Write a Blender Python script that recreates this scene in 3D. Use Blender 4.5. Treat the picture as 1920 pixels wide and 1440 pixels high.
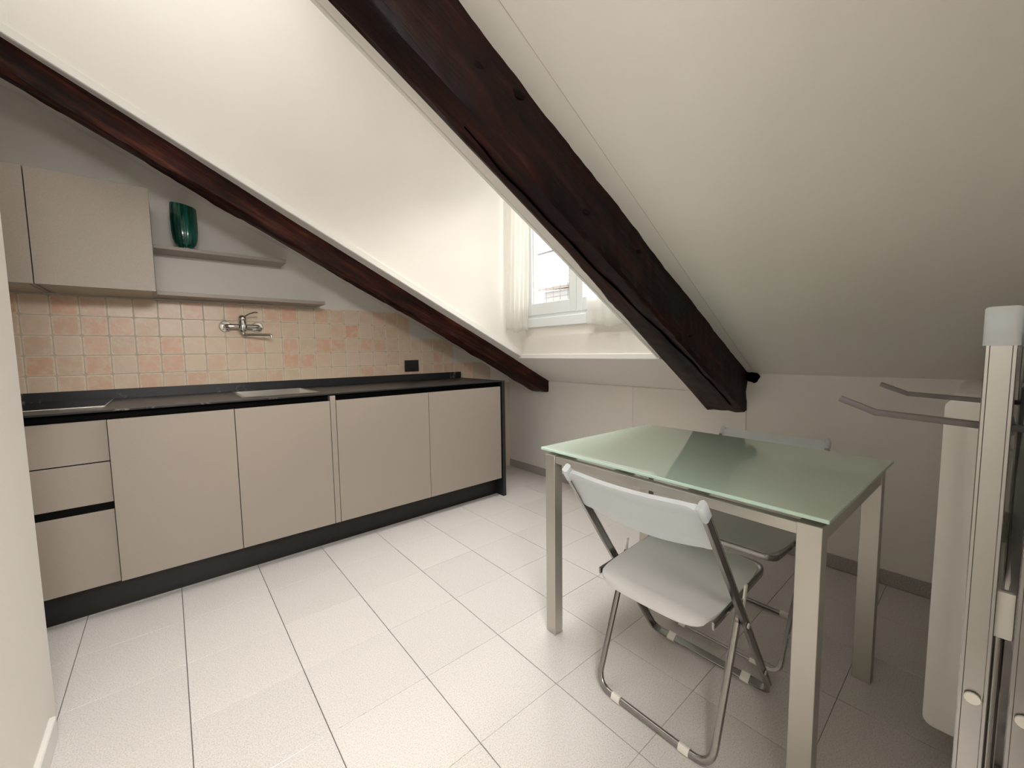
import bpy, bmesh, math, random
from mathutils import Vector, Matrix, noise
random.seed(7)
S = bpy.context.scene
C = S.collection
for o in list(bpy.data.objects): bpy.data.objects.remove(o)

# ------------------------------------------------------------------ camera
cam_d = bpy.data.cameras.new('camera'); cam = bpy.data.objects.new('camera', cam_d); C.objects.link(cam)
Rr = Vector((0.7615794, -0.6479325, -0.0134294)); Rd = Vector((-0.0622408, -0.0525002, -0.9966794)); Rf = Vector((0.6450759, 0.7598863, -0.0803109))
M = Matrix((Rr, -Rd, -Rf)).transposed().to_4x4(); M.translation = Vector((-0.3066509, -2.5022901, 1.1353199))
cam.matrix_world = M
cam_d.sensor_width = 36; cam_d.lens = 759.918 / 1920 * 36; cam_d.clip_start = 0.02
S.camera = cam
# ------------------------------------------------------------------ world, light, exposure
W = bpy.data.worlds.new('overcast_sky'); S.world = W; W.use_nodes = True
bg = W.node_tree.nodes['Background']; bg.inputs[0].default_value = (1.0, 0.985, 0.965, 1); bg.inputs[1].default_value = 5.0
def area(name, loc, rot, sx, sy, power, col, portal=False):
    l = bpy.data.lights.new(name, 'AREA'); l.shape = 'RECTANGLE'; l.size = sx; l.size_y = sy; l.energy = power; l.color = col
    o = bpy.data.objects.new(name, l); o.location = loc; o.rotation_euler = rot; C.objects.link(o)
    if portal: l.cycles.is_portal = True
    return o
# daylight coming in through the dormer window (portal only, gives no light of its own)
area('window_portal', (2.10, -0.61, 1.93), (0, math.radians(90), 0), 1.0, 1.05, 10, (1, 1, 1), True)
# unseen fill in the dormer top, standing for a skylight inferred at upper left
area('dormer_fill_light', (-.45, -.72, 3.14), (0, 0, 0), 1.6, 1.0, 12, (1.0, .985, .96))
rl = area('dormer_fill_light', (1.1, -.98, 3.14), (0, 0, 0), 1.0, .5, 9.5, (1.0, .985, .96)); rl.data.spread = math.radians(75)  # added overhead fill to brighten the table and low wall, no window there
# hazy low sun outside the window
sl = bpy.data.lights.new('hazy_sun', 'SUN'); sl.energy = 4.5; sl.angle = math.radians(16); sl.color = (1, .95, .86)
so_ = bpy.data.objects.new('hazy_sun', sl); C.objects.link(so_); so_.rotation_euler = Vector((-1, .25, -.47)).to_track_quat('-Z', 'Y').to_euler()
# added fill lamp behind the camera, shining in through a made-up doorway
area('rear_fill_light', (-.15, -3.2, 2.1), (math.radians(55), 0, math.radians(-20)), 1.0, .6, 74, (1.0, .98, .945))
S.view_settings.view_transform = 'Standard'; S.view_settings.look = 'None'
S.view_settings.gamma = 1; S.view_settings.use_curve_mapping = False
S.view_settings.exposure = 0.06

# ------------------------------------------------------------------ helpers
def link(name, bm, mat, parent=None, smooth=False):
    me = bpy.data.meshes.new(name); bm.normal_update(); bm.to_mesh(me); bm.free()
    if mat: me.materials.append(mat)
    if smooth:
        for p in me.polygons: p.use_smooth = True
    o = bpy.data.objects.new(name, me); C.objects.link(o)
    if parent: o.parent = parent
    return o
def auto(o, ang=40):
    me = o.data
    for p in me.polygons: p.use_smooth = True
    bm = bmesh.new(); bm.from_mesh(me)
    for e in bm.edges:
        if len(e.link_faces) == 2 and e.calc_face_angle(0) > math.radians(ang): e.smooth = False
    bm.to_mesh(me); bm.free(); return o
def tag(o, label=None, cat=None, group=None, kind=None):
    if label: o['label'] = label
    if cat: o['category'] = cat
    if group: o['group'] = group
    if kind: o['kind'] = kind
    return o
def thing(name, label, cat, loc=(0, 0, 0), rz=0, group=None):
    o = bpy.data.objects.new(name, None); o.empty_display_size = .05; C.objects.link(o); o.location = loc; o.rotation_euler = (0, 0, rz)
    return tag(o, label, cat, group)
def box(bm, x0, x1, y0, y1, z0, z1, bev=0.0, seg=1):
    b2 = bmesh.new(); bmesh.ops.create_cube(b2, size=1)
    for v in b2.verts: v.co = Vector(((x0 + x1) / 2 + v.co.x * (x1 - x0), (y0 + y1) / 2 + v.co.y * (y1 - y0), (z0 + z1) / 2 + v.co.z * (z1 - z0)))
    if bev: bmesh.ops.bevel(b2, geom=b2.edges[:], offset=bev, segments=seg, affect='EDGES', profile=.5)
    merge(bm, b2)
def merge(bm, b2, mat=None):
    vm = {}
    for v in b2.verts: vm[v] = bm.verts.new(mat @ v.co if mat else v.co)
    for f in b2.faces:
        try: bm.faces.new([vm[v] for v in f.verts])
        except ValueError: pass
    b2.free()
def bx(name, mat, parent, *a, **k):
    bm = bmesh.new(); box(bm, *a, **k); return link(name, bm, mat, parent)
def prism(bm, pts, d):
    """extrude polygon pts (Vectors) by vector d"""
    d = Vector(d); a = [bm.verts.new(Vector(p)) for p in pts]; b = [bm.verts.new(Vector(p) + d) for p in pts]
    bm.faces.new(a[::-1]); bm.faces.new(b)
    n = len(pts)
    for i in range(n): bm.faces.new([a[i], a[(i + 1) % n], b[(i + 1) % n], b[i]])
    bmesh.ops.recalc_face_normals(bm, faces=bm.faces[:])
def fillet(pts, r, seg=6):
    pts = [Vector(p) for p in pts]; out = [pts[0]]
    for i in range(1, len(pts) - 1):
        a, b, c = pts[i - 1], pts[i], pts[i + 1]
        u = (a - b).normalized(); v = (c - b).normalized()
        ang = u.angle(v); rr = min(r / math.tan(ang / 2), (a - b).length * .49, (c - b).length * .49)
        p0 = b + u * rr; p1 = b + v * rr
        for k in range(seg + 1):
            t = k / seg; out.append(p0 * (1 - t) ** 2 + b * 2 * t * (1 - t) + p1 * t * t)
    out.append(pts[-1]); return out
def rect_prof(w, h, r, seg=2):
    out = []
    for cx, cy, a0 in ((w/2 - r, h/2 - r, 0), (-w/2 + r, h/2 - r, 90), (-w/2 + r, -h/2 + r, 180), (w/2 - r, -h/2 + r, 270)):
        for k in range(seg + 1):
            a = math.radians(a0 + 90 * k / seg); out.append((cx + r * math.cos(a), cy + r * math.sin(a)))
    return out
def chan_prof(w, h, d=.0022, e=.0036):
    a = [(w/2, h/2 - .001), (w/2 - .001, h/2), (w/2 - e, h/2), (w/2 - e - .0008, h/2 - d), (-w/2 + e + .0008, h/2 - d), (-w/2 + e, h/2), (-w/2 + .001, h/2), (-w/2, h/2 - .001)]
    return a + [(-x, -y) for x, y in a]
def circ_prof(r, n=10): return [(r * math.cos(2*math.pi*k/n), r * math.sin(2*math.pi*k/n)) for k in range(n)]
def sweep(bm, pts, side, prof, closed=False, caps=True):
    """side = constant vector: first profile axis; second axis = side x tangent"""
    pts = [Vector(p) for p in pts]; n = len(pts); rings = []; side = Vector(side).normalized()
    for i, p in enumerate(pts):
        a = pts[i - 1] if (i > 0 or closed) else p; b = pts[(i + 1) % n] if (i < n - 1 or closed) else p
        t = (b - a).normalized(); N = side.cross(t).normalized(); s2 = t.cross(N).normalized()
        k = 1.0
        if a != p and b != p:
            c = (p - a).normalized().dot((b - p).normalized()); k = 1 / math.sqrt(max(.3, (1 + c) / 2))
        rings.append([bm.verts.new(p + s2 * u + N * v * k) for u, v in prof])
    m = len(prof)
    rng = range(n) if closed else range(n - 1)
    for i in rng:
        r0, r1 = rings[i], rings[(i + 1) % n]
        for j in range(m): bm.faces.new([r0[j], r0[(j + 1) % m], r1[(j + 1) % m], r1[j]])
    if caps and not closed:
        bm.faces.new(rings[0][::-1]); bm.faces.new(rings[-1])
    bmesh.ops.recalc_face_normals(bm, faces=bm.faces[:])
def lathe(bm, prof, n=32, sx=1, sy=1, flute=0, nf=0, mat=None):
    rings = []
    for r, z in prof:
        ring = []
        for k in range(n):
            a = 2 * math.pi * k / n; rr = r * (1 + flute * math.cos(nf * a)) if r > .001 else r
            co = Vector((rr * math.cos(a) * sx, rr * math.sin(a) * sy, z))
            ring.append(bm.verts.new(mat @ co if mat else co))
        rings.append(ring)
    for i in range(len(rings) - 1):
        for j in range(n): bm.faces.new([rings[i][j], rings[i][(j+1) % n], rings[i+1][(j+1) % n], rings[i+1][j]])
    bm.faces.new(rings[0][::-1]); bm.faces.new(rings[-1])
    bmesh.ops.recalc_face_normals(bm, faces=bm.faces[:])
def cyl(bm, p0, p1, r, n=16, r2=None):
    p0 = Vector(p0); p1 = Vector(p1); q = (p1 - p0).to_track_quat('Z', 'Y').to_matrix().to_4x4(); q.translation = p0
    lathe(bm, [(r, 0), (r if r2 is None else r2, (p1 - p0).length)], n, mat=q)

# ------------------------------------------------------------------ materials
def srgb(r, g, b):
    f = lambda c: (c / 255 / 12.92) if c / 255 <= .04045 else ((c / 255 + .055) / 1.055) ** 2.4
    return (f(r), f(g), f(b), 1)
def new_mat(name, col=(.8, .8, .8, 1), rough=.5, metal=0, spec=.5, coat=0, coat_r=.1):
    m = bpy.data.materials.new(name); m.use_nodes = True; b = m.node_tree.nodes['Principled BSDF']
    b.inputs['Base Color'].default_value = col; b.inputs['Roughness'].default_value = rough; b.inputs['Metallic'].default_value = metal
    b.inputs['Specular IOR Level'].default_value = spec; b.inputs['Coat Weight'].default_value = coat; b.inputs['Coat Roughness'].default_value = coat_r
    return m, m.node_tree.nodes, m.node_tree.links, b
def nd(N, typ, **k):
    n = N.new(typ)
    for a, v in k.items():
        if a.startswith('i_'): n.inputs[a[2:].replace('_', ' ')].default_value = v
        else: setattr(n, a, v)
    return n
def ramp(N, stops, interp='LINEAR'):
    r = N.new('ShaderNodeValToRGB'); r.color_ramp.interpolation = interp; e = r.color_ramp.elements
    while len(e) < len(stops): e.new(.5)
    for i, (p, c) in enumerate(stops): e[i].position = p; e[i].color = c
    return r
def bump(N, L, b, src, dist, strength=1.0):
    bp = N.new('ShaderNodeBump'); bp.inputs['Distance'].default_value = dist; bp.inputs['Strength'].default_value = strength
    L.new(src, bp.inputs['Height']); L.new(bp.outputs[0], b.inputs['Normal'])
def objco(N, L, scale=(1, 1, 1)):
    t = N.new('ShaderNodeTexCoord'); mp = N.new('ShaderNodeMapping'); mp.inputs['Scale'].default_value = scale
    L.new(t.outputs['Object'], mp.inputs[0]); return mp.outputs[0]
def geoco(N, L, scale=(1, 1, 1)):
    t = N.new('ShaderNodeNewGeometry'); mp = N.new('ShaderNodeMapping'); mp.inputs['Scale'].default_value = scale
    L.new(t.outputs['Position'], mp.inputs[0]); return mp.outputs[0]

# painted plaster
M_paint, N, L, b = new_mat('white_paint', (0.80, 0.765, 0.715, 1), .62)
co = geoco(N, L); n1 = nd(N, 'ShaderNodeTexNoise', i_Scale=2.2, i_Detail=3.0); L.new(co, n1.inputs['Vector'])
r = ramp(N, [(.3, (.80, .762, .705, 1)), (.7, (.83, .797, .745, 1))]); L.new(n1.outputs[0], r.inputs[0]); L.new(r.outputs[0], b.inputs['Base Color'])
n2 = nd(N, 'ShaderNodeTexNoise', i_Scale=220.0, i_Detail=2.0); L.new(co, n2.inputs['Vector']); bump(N, L, b, n2.outputs[0], .0004, .5)
M_trim, N, L, b = new_mat('satin_white_trim', (0.86, 0.85, 0.80, 1), .35)
M_frame, N, L, b = new_mat('white_window_frame', (0.84, 0.87, 0.87, 1), .3)
# floor tiles
M_tile, N, L, b = new_mat('speckled_floor_tile', (.6, .56, .53, 1), .26)
co = geoco(N, L); oi = N.new('ShaderNodeObjectInfo')
ns = nd(N, 'ShaderNodeTexNoise', i_Scale=260.0, i_Detail=3.0, i_Roughness=.75); L.new(co, ns.inputs['Vector'])
r = ramp(N, [(.36, (.50, .465, .44, 1)), (.47, (.655, .615, .585, 1)), (.62, (.73, .695, .665, 1))]); L.new(ns.outputs[0], r.inputs[0])
hs = N.new('ShaderNodeHueSaturation'); mr = nd(N, 'ShaderNodeMapRange'); mr.inputs[3].default_value = .955; mr.inputs[4].default_value = 1.03
L.new(oi.outputs['Random'], mr.inputs[0]); L.new(mr.outputs[0], hs.inputs['Value']); L.new(r.outputs[0], hs.inputs['Color']); L.new(hs.outputs[0], b.inputs['Base Color'])
n3 = nd(N, 'ShaderNodeTexNoise', i_Scale=95.0, i_Detail=1.5); L.new(co, n3.inputs['Vector']); bump(N, L, b, n3.outputs[0], .0006, .35)
M_grout, N, L, b = new_mat('grey_grout', (.22, .20, .18, 1), .9)
M_skirt, N, L, b = new_mat('grey_beige_skirting_tile', (.36, .335, .30, 1), .3)
co = geoco(N, L); ns = nd(N, 'ShaderNodeTexNoise', i_Scale=200.0, i_Detail=2.0); L.new(co, ns.inputs['Vector'])
r = ramp(N, [(.4, (.32, .30, .27, 1)), (.6, (.44, .41, .375, 1))]); L.new(ns.outputs[0], r.inputs[0]); L.new(r.outputs[0], b.inputs['Base Color'])
M_skirt2, N, L, b = new_mat('white_skirting', (.78, .75, .71, 1), .35)
# wall tiles: handmade terracotta look
M_wt, N, L, b = new_mat('handmade_wall_tile', (.7, .5, .38, 1), .33)
oi = N.new('ShaderNodeObjectInfo'); co = geoco(N, L)
cell = ramp(N, [(0, (.80, .64, .48, 1)), (.42, (.78, .60, .45, 1)), (.60, (.80, .50, .36, 1)), (.78, (.74, .59, .43, 1)), (1, (.80, .45, .305, 1))]); L.new(oi.outputs['Random'], cell.inputs[0])
n1 = nd(N, 'ShaderNodeTexNoise', i_Scale=22.0, i_Detail=4.0, i_Roughness=.6); L.new(co, n1.inputs['Vector'])
mx = nd(N, 'ShaderNodeMix', data_type='RGBA'); mx.inputs['B'].default_value = (.82, .69, .53, 1)
rr = ramp(N, [(.45, (0, 0, 0, 1)), (.68, (.75, .75, .75, 1))]); L.new(n1.outputs[0], rr.inputs[0]); L.new(rr.outputs[0], mx.inputs['Factor']); L.new(cell.outputs[0], mx.inputs['A'])
# cream worn rim, from the tile's own coordinates
tc = N.new('ShaderNodeTexCoord'); sx = N.new('ShaderNodeSeparateXYZ'); L.new(tc.outputs['Object'], sx.inputs[0])
def mth(op, a, b_=None, c=None):
    m_ = N.new('ShaderNodeMath'); m_.operation = op
    for i, v in enumerate((a, b_, c)):
        if v is None: continue
        if isinstance(v, (int, float)): m_.inputs[i].default_value = v
        else: L.new(v, m_.inputs[i])
    return m_.outputs[0]
ax = mth('ABSOLUTE', sx.outputs['X']); az = mth('ABSOLUTE', sx.outputs['Z']); mxx = mth('MAXIMUM', ax, az)
nn = nd(N, 'ShaderNodeTexNoise', i_Scale=55.0); L.new(co, nn.inputs['Vector']); e_ = mth('MULTIPLY_ADD', nn.outputs[0], .012, mxx)
er = ramp(N, [(0, (0, 0, 0, 1)), (1, (1, 1, 1, 1))]); m2 = nd(N, 'ShaderNodeMapRange'); L.new(e_, m2.inputs[0]); m2.inputs[1].default_value = .047; m2.inputs[2].default_value = .054
mx2 = nd(N, 'ShaderNodeMix', data_type='RGBA'); mx2.inputs['B'].default_value = (.86, .75, .60, 1); L.new(m2.outputs[0], mx2.inputs['Factor']); L.new(mx.outputs['Result'], mx2.inputs['A'])
L.new(mx2.outputs['Result'], b.inputs['Base Color'])
n4 = nd(N, 'ShaderNodeTexNoise', i_Scale=60.0, i_Detail=3.0); L.new(co, n4.inputs['Vector']); bump(N, L, b, n4.outputs[0], .0015, .5)
M_wgrout, N, L, b = new_mat('cream_wall_grout', (.66, .56, .44, 1), .9)
# laminate
M_lam, N, L, b = new_mat('taupe_matt_laminate', (.33, .28, .235, 1), .42)
co = geoco(N, L); n2 = nd(N, 'ShaderNodeTexNoise', i_Scale=500.0, i_Detail=2.0); L.new(co, n2.inputs['Vector'])
r = ramp(N, [(.35, (.305, .26, .22, 1)), (.65, (.355, .305, .26, 1))]); L.new(n2.outputs[0], r.inputs[0]); L.new(r.outputs[0], b.inputs['Base Color'])
M_lamlight, N, L, b = new_mat('lit_underside_beige', (.50, .43, .34, 1), .45)  # lightened to carry bounce light from floor and worktop; also colours a ceiling joint
M_dark, N, L, b = new_mat('black_recess', (.002, .002, .002, 1), .7, 0, .1)
M_plinth, N, L, b = new_mat('anthracite_plinth', (.014, .013, .012, 1), .4, 0, .35)
# black stone with fine veins
M_stone, N, L, b = new_mat('black_veined_stone', (.02, .02, .021, 1), .38)
co = geoco(N, L)
v1 = nd(N, 'ShaderNodeTexNoise', i_Scale=2.1, i_Detail=8.0, i_Roughness=.62, i_Distortion=1.4); L.new(co, v1.inputs['Vector'])
va = mth('ABSOLUTE', mth('SUBTRACT', v1.outputs[0], .56)); vr = nd(N, 'ShaderNodeMapRange'); L.new(va, vr.inputs[0]); vr.inputs[1].default_value = 0; vr.inputs[2].default_value = .012; vr.inputs[3].default_value = 1; vr.inputs[4].default_value = 0
v2 = nd(N, 'ShaderNodeTexNoise', i_Scale=3.4, i_Detail=2.0); L.new(co, v2.inputs['Vector']); g = ramp(N, [(.50, (0, 0, 0, 1)), (.60, (1, 1, 1, 1))]); L.new(v2.outputs[0], g.inputs[0])
vv = mth('MULTIPLY', vr.outputs[0], g.outputs[0])
mx = nd(N, 'ShaderNodeMix', data_type='RGBA'); mx.inputs['A'].default_value = (.016, .017, .020, 1); mx.inputs['B'].default_value = (.22, .21, .20, 1); L.new(vv, mx.inputs['Factor']); L.new(mx.outputs['Result'], b.inputs['Base Color'])
n2 = nd(N, 'ShaderNodeTexNoise', i_Scale=90.0, i_Detail=2.0); L.new(co, n2.inputs['Vector']); bump(N, L, b, n2.outputs[0], .0004, .5)
M_hob, N, L, b = new_mat('black_hob_glass', (.004, .004, .004, 1), .04)
M_steel, N, L, b = new_mat('brushed_sink_steel', (.55, .53, .49, 1), .28, 1)
M_edge, N, L, b = new_mat('bright_steel_edge', (.80, .76, .66, 1), .25, 1)
M_chrome, N, L, b = new_mat('chrome', (.62, .62, .61, 1), .1, 1)
M_chair, N, L, b = new_mat('chromed_steel_tube', (.34, .33, .315, 1), .24, 1)
co = geoco(N, L); n2 = nd(N, 'ShaderNodeTexNoise', i_Scale=30.0, i_Detail=4.0); L.new(co, n2.inputs['Vector'])
r = ramp(N, [(.3, (.20, .20, .20, 1)), (.7, (.24, .24, .24, 1))]); L.new(n2.outputs[0], r.inputs[0]); L.new(r.outputs[0], b.inputs['Roughness'])
M_alu, N, L, b = new_mat('satin_aluminium', (.52, .50, .45, 1), .42, .75)
M_alud, N, L, b = new_mat('grey_painted_hook', (.115, .105, .098, 1), .55, 0)
# frosted plastic of the chairs
def plastic(name, col, trans, clear):
    m = bpy.data.materials.new(name); m.use_nodes = True; N = m.node_tree.nodes; L = m.node_tree.links; N.clear()
    out = N.new('ShaderNodeOutputMaterial'); p = N.new('ShaderNodeBsdfPrincipled'); p.inputs['Base Color'].default_value = col; p.inputs['Roughness'].default_value = .33
    t = N.new('ShaderNodeBsdfTranslucent'); t.inputs[0].default_value = col; tr = N.new('ShaderNodeBsdfTransparent'); tr.inputs[0].default_value = (.95, .97, .97, 1)
    a = N.new('ShaderNodeMixShader'); a.inputs[0].default_value = trans; c = N.new('ShaderNodeMixShader'); c.inputs[0].default_value = clear
    L.new(p.outputs[0], a.inputs[1]); L.new(t.outputs[0], a.inputs[2]); L.new(a.outputs[0], c.inputs[1]); L.new(tr.outputs[0], c.inputs[2]); L.new(c.outputs[0], out.inputs[0])
    return m
M_plast = plastic('frosted_plastic', (.85, .89, .91, 1), .42, .18)
M_seat = plastic('frosted_seat_plastic', (.78, .765, .75, 1), .3, .06)
M_white, N, L, b = new_mat('white_plastic', (.80, .77, .70, 1), .4)
M_cloth = plastic('sheer_white_voile', (.93, .92, .88, 1), .55, .22)
# table glass: pale green back-painted
M_glass, N, L, b = new_mat('green_table_glass', (.62, .77, .64, 1), .02, 0, .8, 1.0, .015)
b.inputs['Coat IOR'].default_value = 1.7
M_gedge, N, L, b = new_mat('table_glass_edge', (.60, .80, .68, 1), .12, 0, .6)
# window glass
M_pane = bpy.data.materials.new('window_glass'); M_pane.use_nodes = True; N = M_pane.node_tree.nodes; L = M_pane.node_tree.links; N.clear()
out = N.new('ShaderNodeOutputMaterial'); gl = N.new('ShaderNodeBsdfGlossy'); gl.inputs['Roughness'].default_value = .02; tr = N.new('ShaderNodeBsdfTransparent'); a = N.new('ShaderNodeMixShader'); a.inputs[0].default_value = .06
L.new(tr.outputs[0], a.inputs[1]); L.new(gl.outputs[0], a.inputs[2]); L.new(a.outputs[0], out.inputs[0])
# old stained beam wood
def wood(name, dark, mid, light):
    m, N, L, b = new_mat(name, mid, .5, 0, .18)
    co = geoco(N, L); rt = N.new('ShaderNodeVectorRotate'); rt.rotation_type = 'Y_AXIS'; rt.inputs['Angle'].default_value = math.radians(-27); L.new(co, rt.inputs[0])
    mp = N.new('ShaderNodeMapping'); mp.inputs['Scale'].default_value = (1.0, 14, 14); L.new(rt.outputs[0], mp.inputs[0])
    n1 = nd(N, 'ShaderNodeTexNoise', i_Scale=2.4, i_Detail=8.0, i_Roughness=.66, i_Distortion=.4); L.new(mp.outputs[0], n1.inputs['Vector'])
    mp2 = N.new('ShaderNodeMapping'); mp2.inputs['Scale'].default_value = (1.6, 5, 5); L.new(rt.outputs[0], mp2.inputs[0])
    n2 = nd(N, 'ShaderNodeTexNoise', i_Scale=1.8, i_Detail=5.0, i_Roughness=.6); L.new(mp2.outputs[0], n2.inputs['Vector'])
    r1 = ramp(N, [(.30, dark), (.52, mid), (.72, light)]); L.new(n1.outputs[0], r1.inputs[0])
    r2 = ramp(N, [(.38, (.25, .25, .25, 1)), (.62, (1, 1, 1, 1))]); L.new(n2.outputs[0], r2.inputs[0])
    mx = nd(N, 'ShaderNodeMix', data_type='RGBA', blend_type='MULTIPLY'); mx.inputs['Factor'].default_value = 1; L.new(r1.outputs[0], mx.inputs['A']); L.new(r2.outputs[0], mx.inputs['B'])
    L.new(mx.outputs['Result'], b.inputs['Base Color'])
    bump(N, L, b, n1.outputs[0], .006, .7)
    return m
M_wood = wood('dark_red_stained_wood', srgb(9, 1, 1), srgb(36, 9, 6), srgb(66, 34, 29))
M_wood2 = wood('reddish_brown_stained_wood', srgb(20, 5, 3), srgb(62, 26, 18), srgb(112, 58, 40))
M_crack, N, L, b = new_mat('dark_crack', (.0015, .0005, .0005, 1), .95, 0, 0)
M_knot, N, L, b = new_mat('dark_knot', (.005, .0015, .0012, 1), .6, 0, .1)
M_vase, N, L, b = new_mat('teal_glazed_glass', (.004, .055, .042, 1), .12, 0, .6)
co = objco(N, L, (60, 60, 6)); n1 = nd(N, 'ShaderNodeTexNoise', i_Scale=1.0, i_Detail=3.0); L.new(co, n1.inputs['Vector'])
r = ramp(N, [(.35, (.002, .02, .016, 1)), (.65, (.010, .13, .09, 1))]); L.new(n1.outputs[0], r.inputs[0]); L.new(r.outputs[0], b.inputs['Base Color']); bump(N, L, b, n1.outputs[0], .003, .6)
M_sock, N, L, b = new_mat('black_socket_plastic', (.012, .012, .013, 1), .25)
M_rad, N, L, b = new_mat('white_radiator_enamel', (.82, .80, .745, 1), .3)
M_fac, N, L, b = new_mat('pale_facade', (.24, .235, .23, 1), .9)
M_roof, N, L, b = new_mat('weathered_roof_tile', (.24, .205, .185, 1), .9)
M_wire, N, L, b = new_mat('grey_wire', (.16, .16, .16, 1), .6, 0)

# ------------------------------------------------------------------ room shell
XW, YW, YF = 2.25, .55, -2.60           # low wall, kitchen wall, wall by the photographer
TR, TL = math.tan(math.radians(27.5)), math.tan(math.radians(26.6))
zr = lambda x: .99 + (XW - x) * TR
zl = lambda x: .87 + (XW - x) * TL
def struct(name, bm, mat, smooth=False): return tag(link(name, bm, mat, None, smooth), kind='structure')
bm = bmesh.new(); box(bm, -1.55, 2.45, -4.75, .75, -.12, -.006); floor = struct('floor', bm, M_grout)
# floor tiles, one object each
U = .32
tm = bmesh.new(); box(tm, .0013, U - .0013, .0006, U - .0006, -.0065, 0, .0007)
me = bpy.data.meshes.new('floor_tile'); tm.to_mesh(me); tm.free(); me.materials.append(M_tile)
def clip_tile(x0, x1, y0, y1):
    bm = bmesh.new(); box(bm, x0 + .0013, x1 - .0013, y0 + .0006, y1 - .0006, -.0065, 0, .0007); return link('floor_tile', bm, M_tile, floor)
XMAX, YMIN = XW - .002, YF + .002
for i in range(-5, 8):
    for j in range(-9, 2):
        x0, y0 = i * U, j * U
        if i < -2 and y0 + U < -.64: continue
        if x0 < -1.4: x0 = -1.4
        x1 = min((i + 1) * U, XMAX); y1 = min(y0 + U, YW - .002); ya = max(y0, YMIN)
        if i == -3 and y0 + U < -.64: continue
        if x1 - x0 < .01 or y1 - ya < .01: continue
        full = abs(x1 - x0 - U) < 1e-6 and abs(y1 - ya - U) < 1e-6
        if i < -2 and False: pass
        if full:
            o = bpy.data.objects.new('floor_tile', me); C.objects.link(o); o.parent = floor; o.location = (x0, ya, random.uniform(-.0004, .0003))
        else:
            o = clip_tile(x0, x1, ya, y1)
# walls
bm = bmesh.new(); box(bm, -1.55, 2.45, YW, YW + .15, -.1, 3.35); wall_back = struct('wall_back', bm, M_paint)
bm = bmesh.new(); box(bm, XW, XW + .2, YF - .15, YW + .02, -.1, .99 + .12); struct('wall_right', bm, M_paint)
# thin seam between the two boards of the low wall
wb = bx('wall_panel', M_paint, bpy.data.objects['wall_right'], XW - .006, XW, -1.60, -.847, .07, .868, bev=.0012)
wb = bx('wall_panel', M_paint, bpy.data.objects['wall_right'], XW - .006, XW, -.845, YW, .07, .868, bev=.0012)
bm = bmesh.new(); box(bm, .16, XW + .2, YF - .12, YF, -.1, 3.35); box(bm, -.80, .16, YF - .12, YF, 2.0, 3.35); struct('wall_front', bm, M_paint)  # opening made for the fill lamp; low head shades the wall cabinets
bm = bmesh.new(); box(bm, -1.15, -1.05, -4.7, YF, -.1, 2.7); box(bm, .75, .85, -4.7, YF - .12, -.1, 2.7); box(bm, -1.15, .85, -4.75, -4.65, -.1, 2.7); box(bm, -1.15, .85, -4.75, YF - .1, 2.6, 2.7); box(bm, -1.15, -.64, YF - .1, YF, -.1, 2.7); struct('wall_fill_shell', bm, M_paint)  # made-up closed shell round the fill lamp, keeps the sky from leaking in
bm = bmesh.new(); box(bm, -.74, -.64, YF - .1, -.66, -.1, 3.35, .004, 2); wall_left = struct('wall_left', bm, M_paint)
bm = bmesh.new(); box(bm, -1.55, -1.40, -.8, YW + .1, -.1, 3.35); box(bm, -1.5, -.70, -.80, -.68, -.1, 3.35); struct('wall_left_niche', bm, M_paint)
# sloped ceilings (thick slabs)
def slab(name, y0, y1, x0, x1, zf, th=.16, mat=None):
    bm = bmesh.new()
    prism(bm, [(x0, y0, zf(x0)), (x1, y0, zf(x1)), (x1, y0, zf(x1) + th), (x0, y0, zf(x0) + th)], (0, y1 - y0, 0))
    return struct(name, bm, mat or M_paint)
slab('ceiling', YF - .05, -1.50, -1.5, XW + .19, zr)
cy = lambda x: -.074 - .033 * x           # dormer cheek on the kitchen side
ry = lambda x: -1.394 + .062 * x          # dormer cheek on the table side
XO = 1.815                                # foot of the dormer opening
def strip(name, ya, yb, x0, x1, th=.16):
    bm = bmesh.new(); v = []
    for x in (x0, x1):
        for z in (0, th):
            v += [bm.verts.new((x, ya(x), zl(x) + z)), bm.verts.new((x, yb(x), zl(x) + z))]
    f = [(0, 1, 3, 2), (4, 6, 7, 5), (0, 4, 5, 1), (2, 3, 7, 6), (0, 2, 6, 4), (1, 5, 7, 3)]
    for q in f: bm.faces.new([v[k] for k in q])
    bmesh.ops.recalc_face_normals(bm, faces=bm.faces[:]); return struct(name, bm, M_paint)
strip('ceiling', lambda x: cy(x) + .004, lambda x: YW + .05, -1.5, XO)
strip('ceiling', lambda x: -1.52, lambda x: ry(x) - .004, -1.5, XO)
strip('ceiling', lambda x: -1.52, lambda x: YW + .05, XO, XW + .19)
# step between the two ceiling heights is hidden in the big rafter; dormer cheeks and top
def vwall(name, fa, x0, x1, z_lo, z_hi, th):
    bm = bmesh.new(); n = 1
    pts = [(x0, z_lo(x0)), (x1, z_lo(x1)), (x1, z_hi), (x0, z_hi)]
    a = [bm.verts.new((x, fa(x), z)) for x, z in pts]; c = [bm.verts.new((x, fa(x) + th, z)) for x, z in pts]
    bm.faces.new(a); bm.faces.new(c[::-1])
    for i in range(4): bm.faces.new([a[i], c[i], c[(i+1) % 4], a[(i+1) % 4]])
    bmesh.ops.recalc_face_normals(bm, faces=bm.faces[:]); return struct(name, bm, M_paint)
ZT = 3.2
vwall('wall_dormer_left', cy, -1.5, 1.95, lambda x: zl(x) + .0015, ZT + .1, .10)
vwall('wall_dormer_right', ry, -1.5, 1.95, lambda x: zl(x) + .0015, ZT + .1, -.10)
bm = bmesh.new(); box(bm, -1.55, 2.05, -1.6, .1, ZT, ZT + .15); struct('ceiling_dormer', bm, M_paint)
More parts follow.
